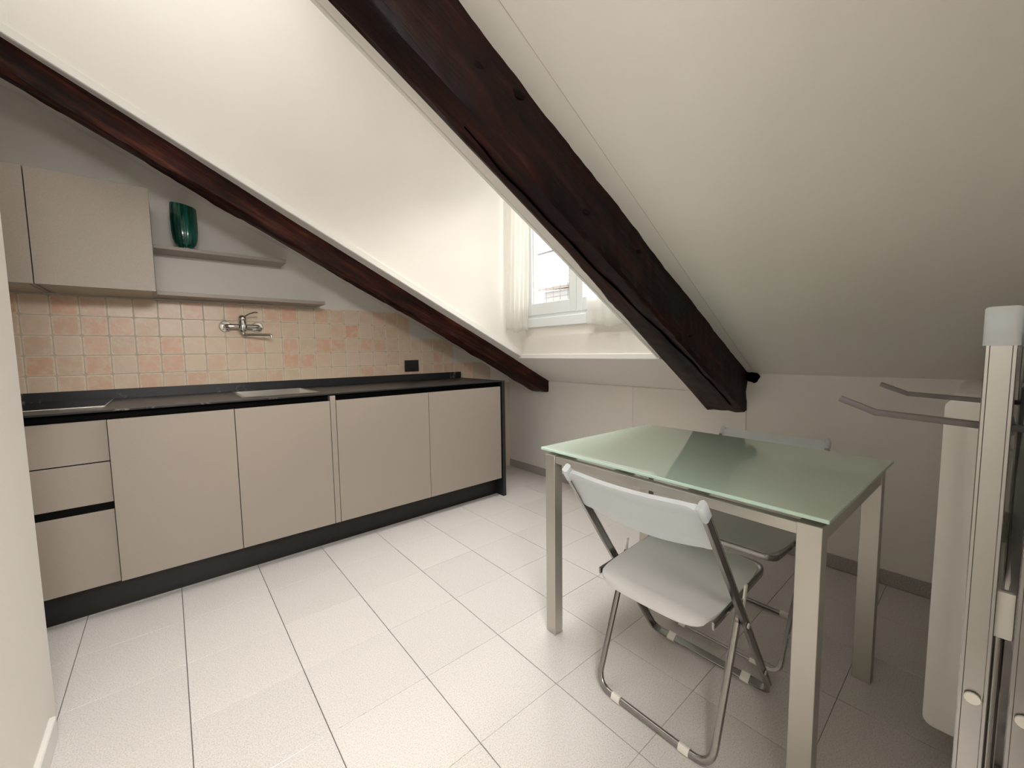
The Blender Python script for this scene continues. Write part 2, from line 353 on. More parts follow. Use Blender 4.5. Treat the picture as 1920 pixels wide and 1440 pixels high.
# window wall with opening
XG = 1.855
wy0, wy1, wz0, wz1 = -1.115, -.105, 1.315, 2.52
bm = bmesh.new()
box(bm, XG, XG + .16, -1.5, .05, zl(XO) - .02, wz0); box(bm, XG, XG + .16, -1.5, .05, wz1, ZT + .1)
box(bm, XG, XG + .16, -1.5, wy0, wz0, wz1); box(bm, XG, XG + .16, wy1, .05, wz0, wz1)
struct('wall_window', bm, M_paint)
# white beads round the dormer opening
def bead(name, fy, x0, x1, out):
    bm = bmesh.new(); n = 24
    for k in range(1):
        pass
    rings = []
    for k in range(n + 1):
        x = x0 + (x1 - x0) * k / n; y = fy(x); z = zl(x)
        prof = [(0, -.004), (out * .004, .0), (out * .006, .034), (out * .0, .036), (-out * .02, .02), (-out * .012, -.004)]
        rings.append([bm.verts.new((x, y + a_, z + c_)) for a_, c_ in prof])
    m = len(prof)
    for i in range(n):
        for j in range(m): bm.faces.new([rings[i][j], rings[i][(j+1) % m], rings[i+1][(j+1) % m], rings[i+1][j]])
    bm.faces.new(rings[0]); bm.faces.new(rings[-1][::-1])
    bmesh.ops.recalc_face_normals(bm, faces=bm.faces[:]); return struct(name, bm, M_trim)
bead('trim_1', cy, -1.4, XO - .06, -1)
bead('trim_2', ry, -1.4, XO, 1)
bm = bmesh.new()
box(bm, XO - .012, XG + .01, ry(XO) - .02, cy(XO) + .03, zl(XO) - .008, zl(XO) + .024, .002)
box(bm, XO + .01, XG + .01, ry(XO) - .02, cy(XO) + .03, zl(XO) + .02, zl(XO) + .040, .002)
struct('trim_3', bm, M_trim)
# faint board joint along the ceiling on the table side of the big rafter
bm = bmesh.new(); 
prism(bm, [(-1.0, -1.735, zr(-1.0) - .0005), (2.2, -1.637, zr(2.2) - .0005), (2.2, -1.6385, zr(2.2) - .0005), (-1.0, -1.7365, zr(-1.0) - .0005)], (0, 0, .003)); struct('trim_4', bm, M_lamlight)
# skirtings
bm = bmesh.new(); box(bm, XW - .010, XW, -1.0, YW - .0, 0, .070, .0015); box(bm, XW - .010, XW, YF, -1.003, 0, .070, .0015); struct('baseboard_right', bm, M_skirt)
bm = bmesh.new(); box(bm, -.64, -.624, YF, -.75, 0, .07, .003); struct('baseboard_left', bm, M_skirt2)
bm = bmesh.new(); box(bm, .0, XW, YF, YF + .01, 0, .07, .0015); struct('baseboard_front', bm, M_skirt)

# ------------------------------------------------------------------ window
win = tag(bpy.data.objects.new('window_1', None), kind='structure'); C.objects.link(win)
fx0, fx1 = XG - .004, XG + .055
bm = bmesh.new()
box(bm, fx0 - .01, fx1, wy0 - .03, wy1 + .02, wz0, wz0 + .068, .003)          # sill rail
box(bm, fx0, fx1, wy0, wy0 + .035, wz0 + .06, wz1, .002); box(bm, fx0, fx1, wy1 - .035, wy1, wz0 + .06, wz1, .002); box(bm, fx0, fx1, wy0, wy1, wz1 - .04, wz1, .002)
box(bm, XG + .012, fx1, wy0, wy1, wz0 + .05, wz0 + .1, .001)
link('window_frame', bm, M_frame, win)
for y0, y1 in ((-.640, -.128), (-1.09, -.643)):
    s = bmesh.new(); x0, x1 = XG + .004, XG + .06; z0, z1 = wz0 + .092, wz1 - .025; g0, g1 = y0 + .058, y1 - .058
    if y1 > -.2: g0, g1 = -.578, -.200
    box(s, x0, x1, y0, g0, z0, z1, .003); box(s, x0, x1, g1, y1, z0, z1, .003); box(s, x0, x1, g0, g1, z0, z0 + .088, .003); box(s, x0, x1, g0, g1, z1 - .08, z1, .003)
    sash = link('window_sash', s, M_frame, win)
    p = bmesh.new(); box(p, x0 + .03, x0 + .036, g0 - .004, g1 + .004, z0 + .084, z1 - .076); link('pane', p, M_pane, sash)
    h = bmesh.new(); box(h, x0 + .016, x0 + .024, g0, g0 + .008, z0 + .088, z1 - .08); box(h, x0 + .016, x0 + .024, g1 - .008, g1, z0 + .088, z1 - .08); link('glazing_bead', h, M_frame, sash)

# curtains
def curtain(label, y0, y1, x, z0, z1, gather, seed, dx=0):
    rnd = random.Random(seed); bm = bmesh.new(); nu, nv = 56, 26; grid = []
    for j in range(nv + 1):
        v = j / nv; z = z1 + (z0 - z1) * v; row = []
        for i in range(nu + 1):
            u = i / nu
            w = gather * (.5 + .5 * v)
            yy = y0 + (y1 - y0) * (u + .012 * math.sin(7 * v + u * 5) * v)
            xx = x + dx * u + w * math.sin(u * 31 + 1.3 * math.sin(v * 3 + seed)) + w * .6 * math.sin(u * 17 + v * 2) - .02 * v
            zz = z + (.012 * math.sin(u * 9) if j == nv else 0)
            row.append(bm.verts.new((xx, yy, zz)))
        grid.append(row)
    for j in range(nv):
        for i in range(nu): bm.faces.new([grid[j][i], grid[j][i+1], grid[j+1][i+1], grid[j+1][i]])
    r_ = bmesh.ops.solidify(bm, geom=bm.faces[:], thickness=.0012)
    o = link('curtain', bm, M_cloth, None, True); return tag(o, label, 'curtain')
curtain('sheer white curtain gathered in the left corner of the dormer window', -.235, .0 - .145, XG - .05, 1.285, 2.62, .006, 1, -.135)
curtain('sheer white curtain hanging over the right sash behind the big rafter', -1.17, -.795, XG - .05, 1.292, 2.62, .006, 2)
cr = thing('curtain_rod', 'thin white curtain rod above the dormer window', 'curtain rod', (XG - .05, -.65, 2.63))
bm = bmesh.new(); cyl(bm, (0, -.55, 0), (0, .50, 0), .006, 12); link('rod', bm, M_trim, cr, True)
for yy in (-.5, .46):
    bm = bmesh.new(); cyl(bm, (0, yy, 0), (.052, yy, 0), .008, 10); link('bracket', bm, M_trim, cr, True)

# outside: neighbour's house, roof and wire screen seen through the glass
nb = thing('neighbour_house', 'pale house across the street seen through the dormer window', 'building', (9.0, .8, 0))
bx('wall', M_fac, nb, 0, 4, -6, 6, -4, 3.0)
bm = bmesh.new()
for k in range(16): box(bm, -.5 + k * .28, -.5 + k * .28 + .30, -6.2, 6.2, 3.0 + k * .045, 3.07 + k * .045, .03)
rf = link('roof', bm, M_roof, nb)
ws = thing('wire_screen', 'fine grey wire screen outside the lower part of the dormer window', 'screen', (2.018, -.5, 1.30))
bm = bmesh.new()
for k in range(24): box(bm, 0, .002, -.9 + k * .075, -.9 + k * .075 + .003, 0, .42)
for k in range(12): box(bm, 0, .002, -.9, .85, k * .036, k * .036 + .003)
link('mesh', bm, M_wire, ws)
bm = bmesh.new(); box(bm, -.005, .01, .05, .062, 0, 1.1); box(bm, -.005, .01, -.9, .85, .60, .612); link('post', bm, M_wire, ws)

# ------------------------------------------------------------------ rafters
def rafter(name, label, mat, x0, x1, zc, zb, yn, yf, seed, rough, wane, endround=0, group=None):
    """yn(x), yf(x): near / far arris of the soffit; zc ceiling line, zb soffit line"""
    root = thing(name, label, 'beam', (0, 0, 0), 0, group); bm = bmesh.new(); n = 260; rings = []
    K = 6
    for i in range(n + 1):
        x = x0 + (x1 - x0) * i / n
        e = 0
        if endround and x > x1 - endround: e = ((x - (x1 - endround)) / endround) ** 2
        a, c = yn(x), yf(x); t = zc(x) + .05; z = zb(x) + e * .03
        nz = lambda s, amp=1.0: rough * amp * (noise.noise(Vector((x * 2.2, s * 3.1, seed))) + .5 * noise.noise(Vector((x * 9, s * 5, seed + 4))) + .28 * noise.noise(Vector((x * 31, s * 7, seed + 9))))
        wn = wane * (1 + .8 * noise.noise(Vector((x * 1.7, 8.1, seed)))); wf = wane * 1.6 * (1 + .9 * noise.noise(Vector((x * 1.3, 3.1, seed + 2))))
        pr = []
        for k in range(K): f = k / (K - 1); pr.append((a + nz(k, .45) * (1 if k else .3), t + (z + wn - t) * f))
        pr.append((a + wn * .3 + nz(9, .3), z + wn * .3 + nz(8, .4)))
        for k in range(K): f = k / (K - 1); pr.append((a + wn + (c - wf - a - wn) * f, z + nz(20 + k, .45)))
        pr.append((c - wf * .3, z + wf * .4))
        pr.append((c + nz(31, .5), z + wf + nz(30, .5)))
        pr.append((c + .02, t))
        rings.append([bm.verts.new((x, p, q)) for p, q in pr])
    m = len(rings[0])
    for i in range(n):
        for j in range(m): bm.faces.new([rings[i][j], rings[i][(j+1) % m], rings[i+1][(j+1) % m], rings[i+1][j]])
    bm.faces.new(rings[0]); bm.faces.new(rings[-1][::-1])
    bmesh.ops.recalc_face_normals(bm, faces=bm.faces[:])
    auto(link('timber', bm, mat, root), 35); return root
def interp(pts):
    def f(x):
        if x <= pts[0][0]: return pts[0][1]
        for (a, p), (b_, q) in zip(pts, pts[1:]):
            if x <= b_: return p + (q - p) * (x - a) / (b_ - a)
        return pts[-1][1]
    return f
bigr = rafter('rafter', 'thick dark red-brown rafter running down across the middle, right of the window', M_wood, -1.45, XW - .002, zr,
       lambda x: .758 + (XW - x) * TR, lambda x: -1.60, interp([(-1.4, -1.50), (0, -1.497), (.4, -1.48), (.84, -1.472), (1.3, -1.435), (1.62, -1.402), (2.25, -1.352)]), 3.3, .021, .011)
lowr = rafter('rafter', 'narrow rough brown rafter sloping above the kitchen worktop', M_wood2, -1.39, XW + .0, zl,
       lambda x: .742 + (XW - x) * TL, lambda x: .0 + .006 * math.sin(x * 3), interp([(-1.4, .10), (0, .115), (1.2, .12), (2.25, .17)]), 9.1, .026, .013, .12)
for x, y, r0 in ((.50, -1.60, .022), (.80, -1.60, .018), (1.12, -1.595, .018), (1.42, -1.60, .026), (1.55, -1.60, .014), (.36, -1.60, .016)):
    bm = bmesh.new(); bmesh.ops.create_icosphere(bm, subdivisions=2, radius=r0)
    zz = zr(x) - (.10 + .06 * math.sin(x * 9))
    for v in bm.verts: v.co *= 1 + .35 * noise.noise(v.co * 60 + Vector((x, 0, 0))); v.co = Vector((v.co.x * 1.3, v.co.y * .09, v.co.z * .62)); v.co += Vector((x, y - .0005, zz))
    tag(link('knot', bm, M_knot, bigr, True), 'dark knot')
# long drying crack in the soffit of the big rafter
bm = bmesh.new(); prev = None
for k in range(90):
    x = .35 + k * (2.16 - .35) / 89; y = -1.545 + .03 * math.sin(x * 2.4) + .012 * noise.noise(Vector((x * 7, 1, 1))) + (.02 * (x - 1.2)); w = .0012 + .0032 * max(0, (x - .7)) / 1.4 * (1 + .6 * noise.noise(Vector((x * 11, 0, 5))))
    z = .758 + (XW - x) * TR - .0035
    a = (bm.verts.new((x, y - w, z)), bm.verts.new((x, y + w, z)), bm.verts.new((x, y + w, z + .012)), bm.verts.new((x, y - w, z + .012)))
    if prev:
        for j in range(4): bm.faces.new([prev[j], prev[(j+1) % 4], a[(j+1) % 4], a[j]])
    prev = a
bmesh.ops.recalc_face_normals(bm, faces=bm.faces[:]); link('crack', bm, M_crack, bigr)
bm = bmesh.new(); bmesh.ops.create_icosphere(bm, subdivisions=3, radius=.036)
for v in bm.verts:
    v.co *= 1 + .55 * noise.noise(v.co * 55); v.co.x *= .6; v.co.z *= .9; v.co += Vector((XW - .006, -1.625, .975))
tag(link('stub', bm, M_crack, bigr), 'charred black stub beside the rafter foot')

# ------------------------------------------------------------------ backsplash tiles, one object each
bm = bmesh.new()
P = .1019; X0 = -.736 - 5 * P; ZTOP = 1.449
box(bm, -1.39, 1.200, YW - .004, YW + .001, .90, ZTOP); box(bm, 1.200, 1.608, YW - .004, YW + .001, .90, ZTOP - 2 * P); box(bm, 1.608, 2.0155, YW - .004, YW + .001, 0, ZTOP - 4 * P); box(bm, 2.0155, XW, YW - .004, YW + .001, 0, ZTOP - 6 * P)
tag(link('tile_grout', bm, M_wgrout, wall_back))
variants = []
for s in range(5):
    rnd = random.Random(s); t = bmesh.new(); hw = P / 2 - .0016; ring = []
    for q in range(4):
        cx, cz = ((1, 1), (-1, 1), (-1, -1), (1, -1))[q]
        for k in range(3):
            a = math.radians(90 * q + 45 * k); r0 = .007
            ring.append(Vector((cx * (hw - r0) + r0 * math.cos(a) + rnd.uniform(-.0008, .0008), 0, cz * (hw - r0) + r0 * math.sin(a) + rnd.uniform(-.0008, .0008))))
        nx, nz_ = ((1, 1), (-1, 1), (-1, -1), (1, -1))[(q + 1) % 4]
        ring.append(Vector(((cx + nx) / 2 * hw, 0, (cz + nz_) / 2 * hw)) + Vector((rnd.uniform(-.0006, .0006), 0, rnd.uniform(-.0006, .0006))))
    o1 = [t.verts.new(v + Vector((0, .004, 0))) for v in ring]; o2 = [t.verts.new(v + Vector((0, -.0012, 0))) for v in ring]; o3 = [t.verts.new(v * .955 + Vector((0, -.0026, 0))) for v in ring]
    n = len(ring)
    for A, B in ((o1, o2), (o2, o3)):
        for i in range(n): t.faces.new([A[i], A[(i+1) % n], B[(i+1) % n], B[i]])
    t.faces.new(o3); t.faces.new(o1[::-1]); bmesh.ops.recalc_face_normals(t, faces=t.faces[:])
    me = bpy.data.meshes.new('wall_tile'); t.to_mesh(me); t.free(); me.materials.append(M_wt)
    for p_ in me.polygons: p_.use_smooth = len(p_.vertices) == 4
    variants.append(me)
cnt = 0
for c in range(-1, 30):
    for r_ in range(15):
        xc = X0 + (c + .5) * P; zc_ = ZTOP - (r_ + .5) * P
        if xc + P / 2 > XW + .01 or xc < -1.0: continue
        top = 0 if xc < 1.215 else 2 if xc < 1.63 else 4 if xc < 2.035 else 6
        if r_ < top: continue
        if zc_ < .93 and xc < 1.70: continue
        if zc_ < .03: continue
        o = bpy.data.objects.new('wall_tile', random.choice(variants)); C.objects.link(o); o.parent = wall_back
        o.location = (xc, YW - .004, zc_); o.rotation_euler = (random.uniform(-.006, .006), random.choice((0, math.pi / 2, math.pi, -math.pi / 2)) + random.uniform(-.006, .006), random.uniform(-.008, .008)); cnt += 1

# ------------------------------------------------------------------ kitchen base units
YD = -.078
def door(name, parent, x0, x1, z0, z1, g=.0015, dy=0): return bx(name, M_lam, parent, x0 + g, x1 - g, YD + dy, YD + .02 + dy * .2, z0 + g, z1 - g, bev=.0008)
ZD0, ZD1 = .147, .868
u = thing('drawer_unit', 'taupe base unit with three drawers, at the far left beside the white wall', 'cabinet', (-.82, .2, 0))
def loc(o, root):                       # keep world position of a part built in world coordinates
    o.matrix_parent_inverse = Matrix.Translation(-Vector(root.location)); return o
GB = 'handleless base cabinets under the worktop'
def base(root, x0, x1, zt=.868):
    loc(bx('body', M_dark, root, x0 + .002, x1 - .002, YD + .024, .50, .15, zt), root)
    if zt < .868: loc(bx('front_rail', M_dark, root, x0 + .002, x1 - .002, YD + .024, YD + .05, zt, .868), root)
base(u, -1.12, -.519); u['group'] = GB
for z0, z1 in ((.6885, ZD1), (.508, .6865), (ZD0, .4765)): loc(door('drawer_front', u, -1.12, -.519, z0, z1, .0015, .012), u)
loc(bx('handle_channel', M_dark, u, -1.118, -.521, YD + .018, YD + .03, .474, .512), u)
for (x0, x1, lab) in ((-.519, -.066, 'taupe single-door base cabinet left of the sink, just right of the drawers'), (-.066, .387, 'taupe single-door base cabinet under the sink'),
                      (.419, 1.015, 'wide taupe single-door base cabinet right of the narrow upright strip'), (1.015, 1.634, 'wide taupe single-door base cabinet at the right end beside the black side panel')):
    r_ = thing('base_cabinet', lab, 'cabinet', ((x0 + x1) / 2, .2, 0), 0, GB)
    base(r_, x0, x1, .72 if x0 == -.066 else .868); loc(door('door', r_, x0, x1, ZD0, ZD1), r_)
fp = thing('filler_strip', 'narrow upright taupe strip between the base cabinets', 'panel', (.403, .2, 0))
loc(bx('strip', M_lam, fp, .3885, .4175, YD, .48, ZD0 + .001, .896, bev=.0008), fp)
hc = thing('grip_rail', 'black recessed grip channel under the worktop edge', 'rail', (.2, 0, .87))
for a, c in ((-1.12, .387), (.419, 1.646)): loc(bx('channel', M_dark, hc, a, c, -.040, .0, .8685, .902), hc)
pl = thing('plinth', 'dark anthracite plinth under the base cabinets', 'plinth', (.2, .0, 0))
loc(bx('board', M_plinth, pl, -1.12, 1.646, .010, .028, .0005, .1465), pl)
# worktop with sink cut-out
wt = thing('worktop', 'black veined stone worktop with low upstand', 'worktop', (.2, .2, .898))
bm = bmesh.new(); sx0, sx1, sy0, sy1 = -.012, .366, .045, .475; z0, z1 = .9025, .910
box(bm, -1.39, sx0, -.080, YW - .011, z0, z1); box(bm, sx1, 1.676, -.080, YW - .011, z0, z1); box(bm, sx0, sx1, -.080, sy0, z0, z1); box(bm, sx0, sx1, sy1, YW - .011, z0, z1)
loc(link('slab', bm, M_stone, wt), wt)
loc(bx('upstand', M_stone, wt, -1.39, 1.672, YW - .026, YW - .011, .9102, .962, bev=.0008), wt)
ep = thing('end_panel', 'black stone side panel closing the right end of the kitchen', 'panel', (1.66, .2, 0))
loc(bx('panel', M_stone, ep, 1.6475, 1.676, -.080, YW - .011, .0005, .902, bev=.0008), ep)
# sink
sk = thing('sink', 'brushed steel sink basin set into the black worktop', 'sink', (.18, .26, .73))
bm = bmesh.new(); w = .004
def ringbox(bm, x0, x1, y0, y1, zt, x2, x3, y2, y3, zb):
    a = [bm.verts.new(p) for p in ((x0, y0, zt), (x1, y0, zt), (x1, y1, zt), (x0, y1, zt))]; c = [bm.verts.new(p) for p in ((x2, y2, zb), (x3, y2, zb), (x3, y3, zb), (x2, y3, zb))]
    for i in range(4): bm.faces.new([a[i], a[(i+1) % 4], c[(i+1) % 4], c[i]])
    return a, c
g = .012
ringbox(bm, sx0 - .004, sx1 + .004, sy0 - .004, sy1 + .004, .9115, sx0 + g, sx1 - g, sy0 + g, sy1 - g, .9115)
ringbox(bm, sx0 + g, sx1 - g, sy0 + g, sy1 - g, .9115, sx0 + g + .006, sx1 - g - .006, sy0 + g + .006, sy1 - g - .006, .745)
a, c = ringbox(bm, sx0 + g + .006, sx1 - g - .006, sy0 + g + .006, sy1 - g - .006, .745, sx0 + .03, sx1 - .03, sy0 + .03, sy1 - .03, .738); bm.faces.new(c)
bmesh.ops.remove_doubles(bm, verts=bm.verts[:], dist=.0001); bmesh.ops.recalc_face_normals(bm, faces=bm.faces[:])
o = loc(link('basin', bm, M_steel, sk), sk)
bm = bmesh.new(); lathe(bm, [(.045, 0), (.045, .003), (.03, .002), (.028, -.002)], 24); o = link('drain', bm, M_chrome, sk, True); o.location = (0, 0, .0095)
# hob
hb = thing('hob', 'black glass hob with a thin bright steel edge, far left of the worktop', 'hob', (-.82, .29, .9105))
bx('glass', M_hob, hb, -.285, .285, -.225, .215, 0, .005, bev=.001)
bm = bmesh.new(); box(bm, -.289, .289, -.231, -.2255, 0, .0065, .001); box(bm, .2855, .290, -.231, .215, 0, .0062, .001); link('steel_edge', bm, M_edge, hb)
# tap
tp = thing('tap', 'chrome wall-mounted mixer tap on the tiled backsplash above the sink', 'tap', (.062, YW - .0105, 1.31))
for xx in (-.083, .083):
    bm = bmesh.new(); lathe(bm, [(.033, 0), (.033, .004), (.029, .010), (.014, .014)], 28, mat=Matrix.Translation((xx, 0, 0)) @ Matrix.Rotation(math.radians(90), 4, 'X')); auto(link('rosette', bm, M_chrome, tp))
    bm = bmesh.new(); sweep(bm, fillet([(xx, -.010, 0), (xx, -.052, 0), (xx * .25, -.052, 0)], .018), (0, 0, 1), rect_prof(.026, .026, .011, 3)); auto(link('inlet_arm', bm, M_chrome, tp), 60)
bm = bmesh.new(); lathe(bm, [(.012, -.036), (.019, -.03), (.021, -.02), (.021, .026), (.018, .032), (.018, .036), (.020, .040), (.020, .058), (.013, .066)], 28, mat=Matrix.Translation((0, -.056, 0))); auto(link('valve_body', bm, M_chrome, tp), 50)
bm = bmesh.new(); sweep(bm, [(.0, -.066, .056), (.015, -.08, .062), (.035, -.10, .076), (.058, -.12, .084), (.072, -.128, .082)], (0, 1, 0), rect_prof(.016, .007, .003)); auto(link('lever', bm, M_chrome, tp), 60)
bm = bmesh.new(); sweep(bm, fillet([(0, -.056, -.03), (0, -.058, -.052), (.05, -.085, -.050), (.125, -.125, -.052), (.137, -.131, -.053), (.139, -.132, -.072)], .010), (0, 0, 1) if False else (.3, .95, 0), circ_prof(.0075, 12)); auto(link('spout', bm, M_chrome, tp), 60)
# socket
so = thing('wall_socket', 'black rectangular socket plate on the tiles near the end of the upstand', 'socket', (1.206, YW - .0105, 1.029))
bx('plate', M_sock, so, -.062, .062, -.008, 0, -.046, .046, bev=.005, seg=2); bx('insert', M_sock, so, -.036, .036, -.0105, -.007, -.024, .024, bev=.0015)

# ------------------------------------------------------------------ upper cabinets and shelves
for x0, x1, lab in ((-1.20, -.722, 'taupe wall cabinet at the picture edge, mostly hidden by the white wall'), (-.720, -.325, 'taupe wall cabinet beside the two shelves')):
    r_ = thing('wall_cabinet', lab, 'cabinet', ((x0 + x1) / 2, .36, 1.455), 0, 'wall cabinets')
    bm = bmesh.new(); box(bm, x0 + .002, x1 - .001, .1945, YW - .001, 1.456, 1.94, .0008); loc(link('body', bm, M_lam, r_), r_)
    loc(bx('bottom_panel', M_lamlight, r_, x0 + .02, x1 - .018, .196, YW - .002, 1.4535, 1.456), r_)
    loc(bx('door', M_lam, r_, x0 + .001, x1 - .0005, .173, .192, 1.453, 1.943, bev=.0008), r_)
s1 = thing('wall_shelf', 'upper taupe wall shelf with the green vase on it', 'shelf', (0, .45, 1.704), 0, 'floating wall shelves')
loc(bx('board', M_lam, s1, -.323, .300, .375, YW - .001, 1.704, 1.722, bev=.0008), s1)
s2 = thing('wall_shelf', 'lower empty taupe wall shelf just above the tiles', 'shelf', (.1, .45, 1.457), 0, 'floating wall shelves')
loc(bx('board', M_lam, s2, -.323, .508, .34, YW - .001, 1.457, 1.477, bev=.0008), s2)
vs = thing('vase', 'dark green ribbed glass vase with a slanted rim on the upper shelf', 'vase', (-.186, .447, 1.7222))
bm = bmesh.new(); prof = [(.033, 0), (.031, .010), (.034, .018), (.047, .036), (.054, .062), (.058, .10), (.0595, .16), (.058, .215), (.057, .25)]
lathe(bm, prof + [(.052, .25), (.053, .16), (.050, .10), (.04, .04), (.02, .03)], 96, 1, .82, .016, 24)
for v in bm.verts:
    if v.co.z > .2: v.co.z -= (v.co.x + .055) * .16 * (v.co.z - .2) / .05
auto(link('body', bm, M_vase, vs), 50)

# ------------------------------------------------------------------ table
tb = thing('dining_table', 'extending dining table with pale green glass top and square aluminium legs', 'table', (.783, -2.282, 0), math.radians(-1.6))
LW, LD = .687, .895
for uu, vv in ((0, 0), (LW - .042, 0), (0, LD - .050), (LW - .042, LD - .050)):
    bx('leg', M_alu, tb, uu, uu + .042, vv, vv + .050, .0005, .732, bev=.0012)
for a in ((.042, LW - .042, .004, .030), (.042, LW - .042, LD - .030, LD - .004)): bx('apron', M_alu, tb, a[0], a[1], a[2], a[3], .688, .7285, bev=.001)
for a in ((.006, .030), (LW - .030, LW - .006)): bx('apron', M_alu, tb, a[0], a[1], .050, LD - .050, .701, .7285, bev=.001)
for vv in (.30, .56): bx('slide_rail', M_alu, tb, .032, LW - .032, vv, vv + .03, .703, .7285, bev=.001)
for uu, vv in ((.06, .06), (LW - .08, .06), (.06, LD - .08), (LW - .08, LD - .08)):
    bm = bmesh.new(); cyl(bm, (uu, vv, .7285), (uu, vv, .742), .012, 14); link('glass_support', bm, M_alu, tb, True)
bm = bmesh.new(); box(bm, .006, .752, -.010, .928, .7422, .7522, .0015)
gt = link('glass_top', bm, M_glass, tb); gt.data.materials.append(M_gedge)
for p_ in gt.data.polygons:
    if abs(p_.normal.z) < .9: p_.material_index = 1
bx('frosted_panel', M_glass, tb, .02, .738, .004, .914, .7411, .7421)

# ------------------------------------------------------------------ folding chairs
def superpan(bm, nu, nv, fn, th):
    """fn(u,v)->(top point); builds closed slab of thickness th(u,v) along normal given"""
    top = [[None] * (nu + 1) for _ in range(nv + 1)]; bot = [[None] * (nu + 1) for _ in range(nv + 1)]
    for j in range(nv + 1):
        for i in range(nu + 1):
            p, n = fn(i / nu, j / nv); t = th(i / nu, j / nv); top[j][i] = bm.verts.new(p + n * t / 2); bot[j][i] = bm.verts.new(p - n * t / 2)
    for j in range(nv):
        for i in range(nu):
            bm.faces.new([top[j][i], top[j][i+1], top[j+1][i+1], top[j+1][i]]); bm.faces.new([bot[j][i], bot[j+1][i], bot[j+1][i+1], bot[j][i+1]])
    for j in range(nv):
        for i in (0, nu): q = [top[j][i], top[j+1][i], bot[j+1][i], bot[j][i]]; bm.faces.new(q)
    for i in range(nu):
        for j in (0, nv): q = [top[j][i], top[j][i+1], bot[j][i+1], bot[j][i]]; bm.faces.new(q)
    bmesh.ops.recalc_face_normals(bm, faces=bm.faces[:])
def squircle(u, v, r):
    """map unit square to rounded rectangle, u,v in -1..1, r corner amount"""
    k = 1 - r * (abs(u) ** 4) * (abs(v) ** 4); return u * k, v * k
def make_chair(name, label, group, folded=False):
    root = thing(name, label, 'chair', (0, 0, 0), 0, group)
    HW = .207
    if not folded:
        F = lambda s, y, o=0: Vector((.400 - .53 * s, y, .006 + .764 * s)) + Vector((.822, 0, .570)) * o     # s 0 foot .. 1 top along the lean; o offset forward-normal
        fn_ = Vector((.822, 0, .570))
    else:
        F = lambda s, y, o=0: Vector((o, y, .90 * s)); fn_ = Vector((1, 0, 0))
    # front frame: two uprights + foot bar, one bent tube
    for sgn in (1, -1):
        bm = bmesh.new(); pts = fillet([F(.985, sgn * HW), F(.02, sgn * HW), F(.02, sgn * (HW - .075))], .045, 8)
        sweep(bm, pts, fn_, chan_prof(.026, .012)); lg = auto(link('front_leg', bm, M_chair, root), 30)
        for s in (.16, .46):
            bm = bmesh.new(); cyl(bm, F(s, sgn * (HW + .005)), F(s, sgn * (HW + .008)), .0075, 14); tag(auto(link('rivet', bm, M_white, lg)), 'white plastic rivet')
    bm = bmesh.new(); sweep(bm, [F(.02, HW - .07), F(.02, -HW + .07)], fn_, rect_prof(.024, .010, .003)); link('foot_bar', bm, M_chair, root)
    for sgn in (1, -1):
        bm = bmesh.new(); sweep(bm, [F(.02, sgn * .145), F(.02, sgn * .118)], fn_, rect_prof(.031, .016, .004)); tag(auto(link('foot_sleeve', bm, M_white, root)), 'cream plastic foot sleeve')
    # rear frame
    if not folded: A, B = Vector((.165, 0, .425)), Vector((.0, 0, .012)); sn = Vector((.928, 0, -.371))
    else: A, B = Vector((-.016, 0, .52)), Vector((-.016, 0, .10)); sn = Vector((1, 0, 0))
    Y = lambda v, y: Vector((v.x, y, v.z))
    bm = bmesh.new(); pts = fillet([Y(A, .188), Y(B, .188), Y(B, -.188), Y(A, -.188)], .055, 8)
    sweep(bm, pts, sn, rect_prof(.014, .020, .0065, 3)); auto(link('rear_frame', bm, M_chair, root), 50)
    for sgn in (1, -1):
        bm = bmesh.new(); sweep(bm, [Y(B, sgn * .128), Y(B, sgn * .098)], sn, rect_prof(.020, .024, .006)); tag(auto(link('foot_sleeve', bm, M_white, root)), 'cream plastic foot sleeve')
        bm = bmesh.new()
        if not folded:
            sweep(bm, [(.158, sgn * .196, .395), (.170, sgn * .196, .425), (.178, sgn * .196, .462)], (0, 1, 0), rect_prof(.006, .018, .0028)); tag(auto(link('hinge_lug', bm, M_white, root)), 'white plastic hinge lug')
            bm = bmesh.new(); cyl(bm, (.135, sgn * .192, .385), (.135, sgn * .200, .385), .016, 16); auto(link('pivot', bm, M_chair, root))
        else:
            sweep(bm, [(-.020, sgn * .196, .50), (-.020, sgn * .196, .56)], (0, 1, 0), rect_prof(.006, .018, .0028)); tag(auto(link('hinge_lug', bm, M_white, root)), 'white plastic hinge lug')
    # seat
    SW = .180
    def seat(u, v):
        x, y = squircle(2 * u - 1, 2 * v - 1, .10)
        lx = .175 + .207 * x; ly = y * SW * (1 - .0 * x)
        zz = .430 + .010 * x - .006 * (1 - x * x) * (1 - y * y)
        if x < -.86: zz -= .55 * (-.86 - x) * .12 * 2
        if folded: return Vector((-.002 - zz * 0 + .006 * (1 - x * x), ly, .60 + .2 * x)), Vector((1, 0, 0))
        return Vector((lx, ly, zz)), Vector((-.03, 0, 1)).normalized()
    bm = bmesh.new(); superpan(bm, 28, 28, seat, lambda u, v: .008 + .004 * (u < .06)); auto(link('seat', bm, M_seat, root), 60)
    bm = bmesh.new()
    if folded: pts = fillet([(.0, SW + .002, .42), (.0, SW + .002, .805), (.0, -SW - .002, .805), (.0, -SW - .002, .42)], .045, 8); sd = (1, 0, 0)
    else: pts = fillet([(.0, SW + .002, .413), (.387, SW + .002, .430), (.387, -SW - .002, .430), (.0, -SW - .002, .413)], .045, 8); sd = (0, 0, 1)
    sweep(bm, pts, sd, rect_prof(.022, .006, .002)); auto(link('seat_frame', bm, M_chair, root), 50)
